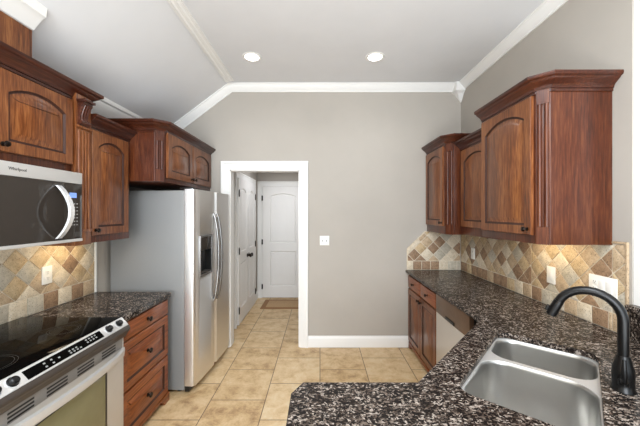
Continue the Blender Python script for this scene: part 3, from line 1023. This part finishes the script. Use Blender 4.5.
# local: x along du, y opposite to dv
def loc_uv(p, z):
    return (p[0] - (su0 + su1) / 2, -(p[1] - (sv0 + sv1) / 2), z - 0.60)
zr = CT - 0.0285
bowls = [(su0 + 0.004, 1.618, 0.10, 0.63), (1.648, su1 - 0.004, 0.09, 0.65)]
hl = [[loc_uv(p, 0)[:2] for p in rrect(su0 - 0.012, su1 + 0.012, sv0 - 0.012, sv1 + 0.012, 0.06)]]
for (ua, ub, r_, zb) in bowls:
    hl.append([loc_uv(p, 0)[:2] for p in rrect(ua, ub, sv0 + 0.004, sv1 - 0.004, r_, 8)])
slab('rim', hl, zr - 0.60 - 0.003, zr - 0.60, M['sinkrim'], 0.001, sk)
for (ua, ub, r_, zb) in bowls:
    mb = MB()
    loops = []
    va, vb = sv0 + 0.004, sv1 - 0.004
    cu_, cv_ = (ua + ub) / 2, (va + vb) / 2
    for ins, z in ((-0.001, zr - 0.001), (0.003, zr - 0.006), (0.004, zr - 0.02), (0.008, zb + 0.04), (0.011, zb + 0.022), (0.019, zb + 0.009), (0.032, zb + 0.002), (0.05, zb)):
        rr = max(0.02, r_ - ins)
        loops.append([loc_uv(p, z) for p in rrect(ua + ins, ub - ins, va + ins, vb - ins, rr, 8)])
    # shrink to the drain
    nL = len(loops[-1])
    dl = [loc_uv((cu_ + 0.045 * math.cos(2 * PI * k / nL), cv_ + 0.045 * math.sin(2 * PI * k / nL)), zb - 0.002) for k in range(nL)]
    best = min(range(nL), key=lambda k: sum((Vector(dl[(i + k) % nL]) - Vector(loops[-1][i])).length for i in range(nL)))
    loops.append([dl[(i + best) % nL] for i in range(nL)])
    mb.loft(loops, cap0=False, cap1=True)
    bo = mb.build('basin', M['sink'], sk, 60)
    m_ = MB()
    c0 = loc_uv((cu_, cv_), zb)
    m_.lathe([(0.044, 0.0005), (0.044, 0.004), (0.034, 0.003), (0.03, -0.001), (0.01, -0.001), (0.009, 0.008), (0.005, 0.009)], c0, 'z', 24)
    m_.build('drain', M['chrome'], bo)

# ------------------------------------------------------------------ faucet
fx, fy = 1.137, 1.125
fa = empty('faucet', (fx, fy, CT), ang + PI / 2, 'matte black high-arc kitchen faucet behind the sink', 'faucet')
# local +x points along -dv (over the sink)
mb = MB()
mb.lathe([(0.036, 0.0), (0.036, 0.006), (0.032, 0.012), (0.032, 0.035), (0.033, 0.06), (0.031, 0.085), (0.024, 0.11), (0.019, 0.13)], (0, 0, 0), 'z', 28)
mb.build('base', M['fauc'], fa)
rr = 0.0985
pts = [(0, 0, 0.12), (0, 0, 0.17), (0, 0, 0.22), (0, 0, 0.258)]
for i in range(1, 15):
    a = PI - R(156) * i / 14
    pts.append((rr + rr * math.cos(a), 0, 0.258 + rr * math.sin(a)))
lx, lz = pts[-1][0], pts[-1][2]
a = PI - R(156)
tdir = Vector((math.sin(a), 0, -math.cos(a)))
MB().tube(pts, 0.0165, 18).build('spout', M['fauc'], fa)
p0 = Vector((lx, 0, lz)) + tdir * 0.0005
MB().tube([p0, p0 + tdir * 0.008, p0 + tdir * 0.03, p0 + tdir * 0.064, p0 + tdir * 0.068], [0.0172, 0.018, 0.0183, 0.0195, 0.0165], 18).build('spray_head', M['fauc'], fa)
sh = [o for o in fa.children if o.name.startswith('spray_head')][0]
m_ = MB(); q = p0 + tdir * 0.035 + Vector((tdir.z, 0, -tdir.x)) * -0.021
m_.tube([q, q + tdir * 0.022], 0.007, 10); m_.build('button', M['black'], sh)
# lever: a loop that hugs the camera side of the base
mb = MB()
mb.lathe([(0.016, 0.0), (0.016, 0.02), (0.013, 0.024)], (0.0, 0.028, 0.03), 'z', 16)
lv = [(0.0, 0.03, 0.04), (0.0, 0.04, 0.047), (0.0, 0.043, 0.065), (0.0, 0.041, 0.095), (0.0, 0.036, 0.125)]
mb.tube(lv, [0.011, 0.011, 0.009, 0.008, 0.006], 12)
mb.build('lever', M['fauc'], fa)

# ------------------------------------------------------------------ tiled backsplash
def clip(poly, a, b):
    """keep the left side of the line a->b"""
    out = []
    n = len(poly)
    def sd(p): return (b[0] - a[0]) * (p[1] - a[1]) - (b[1] - a[1]) * (p[0] - a[0])
    for i in range(n):
        p, q = poly[i], poly[(i + 1) % n]
        sp, sq = sd(p), sd(q)
        if sp >= 0: out.append(p)
        if (sp > 0 and sq < 0) or (sp < 0 and sq > 0):
            t = sp / (sp - sq)
            out.append((p[0] + (q[0] - p[0]) * t, p[1] + (q[1] - p[1]) * t))
    return out


def area(p):
    return 0.5 * sum(p[i][0] * p[(i + 1) % len(p)][1] - p[(i + 1) % len(p)][0] * p[i][1] for i in range(len(p)))


def dedupe(p):
    o = []
    for q in p:
        if not o or (abs(q[0] - o[-1][0]) + abs(q[1] - o[-1][1])) > 1e-5: o.append(q)
    if len(o) > 1 and (abs(o[0][0] - o[-1][0]) + abs(o[0][1] - o[-1][1])) < 1e-5: o.pop()
    return o


def tiles(region, z0, s0, fn, seed, row=0.103, diag=0.1485, weights=(3, 4, 3, 2, 3), zoff=0.0):
    """region: convex CCW polygon in (s, z). fn(s, z, h) -> 3D"""
    rnd = random.Random(seed)
    m = MB()
    g = 0.0032
    m.prism(region, lambda s, z: fn(s, z, 0.0005), lambda s, z: fn(s, z, 0.0055), mi=5)
    smin = min(p[0] for p in region); smax = max(p[0] for p in region); zmax = max(p[1] for p in region)
    def put(poly):
        q = poly
        for i in range(len(region)):
            q = clip(q, region[i], region[(i + 1) % len(region)])
            if len(q) < 3: return
        q = dedupe(q)
        if len(q) < 3 or area(q) < 1.2e-4: return
        try:
            q1 = inset(q, g); q2 = inset(q, g + 0.0022)
        except ZeroDivisionError:
            return
        if area(q1) < 6e-5 or area(q2) < 2e-5: return
        mi = rnd.choices(range(5), weights)[0]
        m.loft([[fn(s, z, 0.005) for s, z in q1], [fn(s, z, 0.0085) for s, z in q1], [fn(s, z, 0.0095) for s, z in q2]], cap0=False, mi=mi)
    k = math.floor((smin - s0) / row)
    s = s0 + k * row
    while s < smax:
        put([(s, z0), (s + row, z0), (s + row, z0 + row), (s, z0 + row)])
        s += row
    zb = z0 + row
    h = diag / 2
    n0 = math.floor((smin - s0) / h) - 1
    n1 = math.ceil((smax - s0) / h) + 1
    for j in range(-1, int((zmax - zb) / h) + 2):
        for i in range(n0, n1):
            if (i + j) % 2: continue
            cx, cz = s0 + i * h, zb + j * h + zoff
            d = [(cx, cz - h), (cx + h, cz), (cx, cz + h), (cx - h, cz)]
            d = clip(d, (0, zb), (1, zb))
            if len(d) >= 3: put(d)
    return m


TM = [M['st0'], M['st1'], M['st2'], M['st3'], M['st4'], M['grout']]
zb0 = CT + 0.001
# right wall: s = D - y (towards the camera)
br1 = tiles([(0.012, zb0), (D - 2.331, zb0), (D - 2.331, 1.354), (0.012, 1.354)], zb0, 0.05, lambda s, z, h: (XR - h, D - s, z), 11, weights=(2, 4, 3, 2, 3))
br2 = tiles([(D - 2.331, zb0), (D - 1.686, zb0), (D - 1.686, 1.386), (D - 2.331, 1.386)], zb0, 0.05, lambda s, z, h: (XR - h, D - s, z), 12, weights=(1, 4, 3, 2, 4))
br3 = tiles([(D - 1.686, zb0), (D - 1.612, zb0), (D - 1.612, 1.395), (D - 1.686, 1.395)], zb0, 0.05, lambda s, z, h: (XR - h, D - s, z), 13, weights=(1, 4, 3, 1, 3))
for extra in (br2, br3):
    me_ = bpy.data.meshes.new('t'); extra.bm.to_mesh(me_); extra.bm.free(); br1.bm.from_mesh(me_); bpy.data.meshes.remove(me_)
o = br1.build('backsplash', TM, None, 30)
tag(o, 'diamond travertine tile backsplash along the right wall under the wall cabinets', 'backsplash')
mb = MB(); mb.box((XR - 0.013, 1.598, zb0), (XR - 0.0005, 1.611, 1.41), 0.004); mb.box((XR - 0.013, 1.6115, 1.396), (XR - 0.0005, 1.686, 1.41), 0.004)
mb.build('edge_tile', M['st1'], o)
# back wall right corner: s = x
reg = [(1.022, zb0), (XR - 0.0105, zb0), (XR - 0.0105, 1.352), (1.235, 1.352), (1.022, 1.148)]
o = tiles(reg, zb0, 1.62 - 0.1485 * 5, lambda s, z, h: (s, D - h, z), 21, weights=(4, 4, 5, 2, 2)).build('backsplash', TM, None, 30)
tag(o, 'short travertine backsplash with a clipped corner on the back wall', 'backsplash')
mb = MB()
mb.sweep([(1.0225, zb0), (1.0225, 1.148), (1.2355, 1.352)], [(-0.008, 0.0006), (0, 0.0006), (0.0, 0.0125), (-0.005, 0.0125), (-0.008, 0.009)], lambda u, v, h: (u, D - h, v))
mb.build('edge_tile', M['st0'], o)
# left wall: s = y
o = tiles([(0.95, zb0), (2.5, zb0), (2.5, 1.363), (0.95, 1.363)], zb0, 2.5 - 0.115 * 12, lambda s, z, h: (XL + h, s, z), 31, row=0.115, diag=0.163, weights=(4, 4, 2, 2, 3)).build('backsplash', TM, None, 30)
tag(o, 'diamond travertine tile backsplash on the left wall behind the range', 'backsplash')
B((XL + 0.0005, 2.501, zb0), (XL + 0.0135, 2.523, 1.363), 0.004).build('edge_tile', M['plate'], o)


# ------------------------------------------------------------------ outlets and switches
def wall_plate(name, label, cat, loc, rz, w, h, kinds):
    root = empty(name, loc, rz, label, cat)
    B((-w / 2, -0.0005, -h / 2), (w / 2, -0.007, h / 2), 0.0025).build('cover_plate', M['plate'], root)
    n = len(kinds)
    for i, k in enumerate(kinds):
        cx = (i - (n - 1) / 2) * 0.046
        if k == 'toggle':
            mb = MB(); mb.box((cx - 0.005, -0.0071, -0.012), (cx + 0.005, -0.009, 0.012)); mb.prism([(-0.0091, -0.006), (-0.0091, 0.008), (-0.02, 0.012), (-0.02, 0.005)], lambda y, z: (cx - 0.004, y, z), lambda y, z: (cx + 0.004, y, z))
            mb.build('switch_toggle', M['grey'], root, smooth=0)
        elif k == 'rocker':
            B((cx - 0.016, -0.0071, -0.033), (cx + 0.016, -0.0105, 0.033), 0.002).build('switch_rocker', M['white'], root)
        else:
            f = MB()
            for zc in (-0.02, 0.02):
                f.box((cx - 0.016, -0.0071, zc - 0.014), (cx + 0.016, -0.009, zc + 0.014), 0.001)
            fo = f.build('receptacle', M['plate'], root)
            s_ = MB()
            for zc in (-0.02, 0.02):
                s_.box((cx - 0.007, -0.0091, zc - 0.002), (cx - 0.005, -0.0098, zc + 0.007)); s_.box((cx + 0.005, -0.0091, zc - 0.002), (cx + 0.007, -0.0098, zc + 0.006)); s_.box((cx - 0.002, -0.0091, zc - 0.010), (cx + 0.002, -0.0098, zc - 0.006))
            s_.build('slots', M['slot'], fo, smooth=0)
    return root


wall_plate('light_switch', 'white two-gang toggle switch plate on the bare back wall right of the doorway', 'switch', (0.053, D, 1.244), 0, 0.11, 0.11, ['toggle', 'toggle'])
wall_plate('outlet', 'white outlet on the left tiled wall above the cooktop', 'outlet', (XL + 0.0095, 2.06, 1.141), LW, 0.075, 0.122, ['outlet'])
wall_plate('outlet', 'small white outlet deepest along the right tiled wall, near the far corner', 'outlet', (XR - 0.0095, 3.21, 1.133), RW, 0.075, 0.118, ['outlet'])
wall_plate('light_switch', 'single white rocker switch on the right tiles left of the wide plate', 'switch', (XR - 0.0095, 2.125, 1.128), RW, 0.075, 0.12, ['rocker'])
wall_plate('light_switch', 'wide three-gang white plate on the right tiles behind the faucet arc', 'switch', (XR - 0.0095, 1.738, 1.141), RW, 0.172, 0.12, ['outlet', 'rocker', 'rocker'])


# ------------------------------------------------------------------ doors of the hall
def hall_door(name, loc, rz, w, h, hinge_side, knob_side, label):
    root = empty(name, loc, rz, label, None, None, 'structure')
    m = MB()
    st = 0.14 if w > 0.6 else 0.095
    zsplit = h * 0.455
    for (za, zb, rise, bot, top) in ((zsplit, h, 0.05, 0.075, 0.13), (0, zsplit, 0, 0.21, 0.075)):
        core = arch_loop(st, w - st, za + bot, zb - top, rise)
        oo = outer_loop(0, w, za, zb, core)
        m.loft([[(p[0], d, p[1]) for p in lp] for lp, d in ((oo, 0), (oo, -0.035), (core, -0.035), (inset(core, 0.014), -0.02), (inset(core, 0.024), -0.02), (inset(core, 0.03), -0.026))])
        inner = inset(core, 0.031)
        x0, x1 = inner[0][0], inner[1][0]
        nst = max(3, round((x1 - x0) / 0.075))
        for i in range(nst):
            xa = x0 + (x1 - x0) * i / nst + 0.005
            xb = x0 + (x1 - x0) * (i + 1) / nst - 0.005
            q = clip(clip(inner, (xa, 1), (xa, 0)), (xb, 0), (xb, 1))
            q = dedupe(q)
            if len(q) >= 3:
                m.loft([[(p[0], -0.0265, p[1]) for p in q], [(p[0], -0.033, p[1]) for p in q]], cap0=False)
    leaf = m.build('door_leaf', M['door'], root, 25)
    hx = -0.004 if hinge_side == 'L' else w + 0.004
    for z in (0.2, h / 2, h - 0.22):
        mb = MB(); mb.tube([(hx, -0.042, z - 0.045), (hx, -0.042, z + 0.045)], 0.008, 10); mb.tube([(hx, -0.042, z + 0.045), (hx, -0.042, z + 0.055)], 0.005, 8)
        mb.box((hx - 0.012, -0.036, z - 0.045), (hx + 0.014, -0.038, z + 0.045))
        mb.build('hinge', M['bronze'], root)
    if knob_side:
        kx = 0.045 if knob_side == 'L' else w - 0.045
        mb = MB(); mb.lathe([(0.03, 0.0), (0.03, 0.006), (0.012, 0.012), (0.012, 0.03), (0.024, 0.038), (0.03, 0.052), (0.026, 0.064), (0.01, 0.07)], (kx, -0.0355, 0.905), '-y', 20)
        mb.build('door_knob', M['bronze'], root)
    return root


hall_door('door_1', (-1.060, HD - 0.004, 0.012), 0, 0.76, 2.045, 'L', None, 'white arched plank-panel door closing the end of the hall')
hall_door('door_2', (HX0 + 0.004, 4.15, 0.012), LW, 0.515, 2.045, 'L', 'R', 'white closet leaf nearer the kitchen on the hall\'s left side')
hall_door('door_3', (HX0 + 0.004, 4.672, 0.012), LW, 0.515, 2.045, 'R', 'L', 'white closet leaf farther down the hall\'s left side')
struct(casing(-1.066, -0.296, 2.062, 0.09, lambda x, h, z: (x, HD - h, z)).build('trim_9', M['white']))
struct(casing(4.143, 5.194, 2.062, 0.085, lambda x, h, z: (HX0 + h, x, z)).build('trim_10', M['white']))

dm = empty('door_mat', (-0.45, 5.15, 0), 0, 'tan mat with a brown border on the hall floor before the end door', 'mat')
B((-0.53, -0.255, 0.0), (0.53, 0.255, 0.008), 0.003).build('border', M['mat_b'], dm)
B((-0.45, -0.185, 0.0082), (0.45, 0.185, 0.0105), 0.001).build('woven_field', M['mat_c'], dm)

# ------------------------------------------------------------------ recessed ceiling lamps
for i, (x, lab) in enumerate(((-0.653, 'left recessed ceiling lamp, nearer the sloped ceiling'), (0.528, 'right recessed ceiling lamp, nearer the corner block'))):
    rt = empty('recessed_lamp', (x, 2.88, ZC), 0, lab, 'ceiling lamp', 'recessed lamps')
    mb = MB(); L = []
    for r_, h_ in ((0.066, 0.0), (0.066, -0.004), (0.085, -0.006), (0.092, -0.001), (0.092, 0.0)):
        L.append([(r_ * math.cos(2 * PI * k / 32), r_ * math.sin(2 * PI * k / 32), h_) for k in range(32)])
    mb.loft(L, False, False); mb.build('trim_ring', M['white'], rt)
    mb = MB(); mb.lathe([(0.0655, -0.0005), (0.0655, -0.004)], (0, 0, 0), 'z', 32); mb.build('lens', M['lamp'], rt)
    light('lamp_light', 'SPOT', (x, 2.88, ZC - 0.02), (0, 0, 0), 13, (0.90, 0.95, 1.0), 0.06, spot=140)

# warm strips under the wall cabinets
light('under_cabinet_light', 'AREA', (XR - 0.16, 2.05, 1.38), (0, R(-20), 0), 1.4, (1, 0.82, 0.55), 0.08, 0.4)
light('under_cabinet_light', 'AREA', (XL + 0.16, 2.15, 1.355), (0, R(20), 0), 1.2, (1, 0.82, 0.55), 0.08, 0.3)
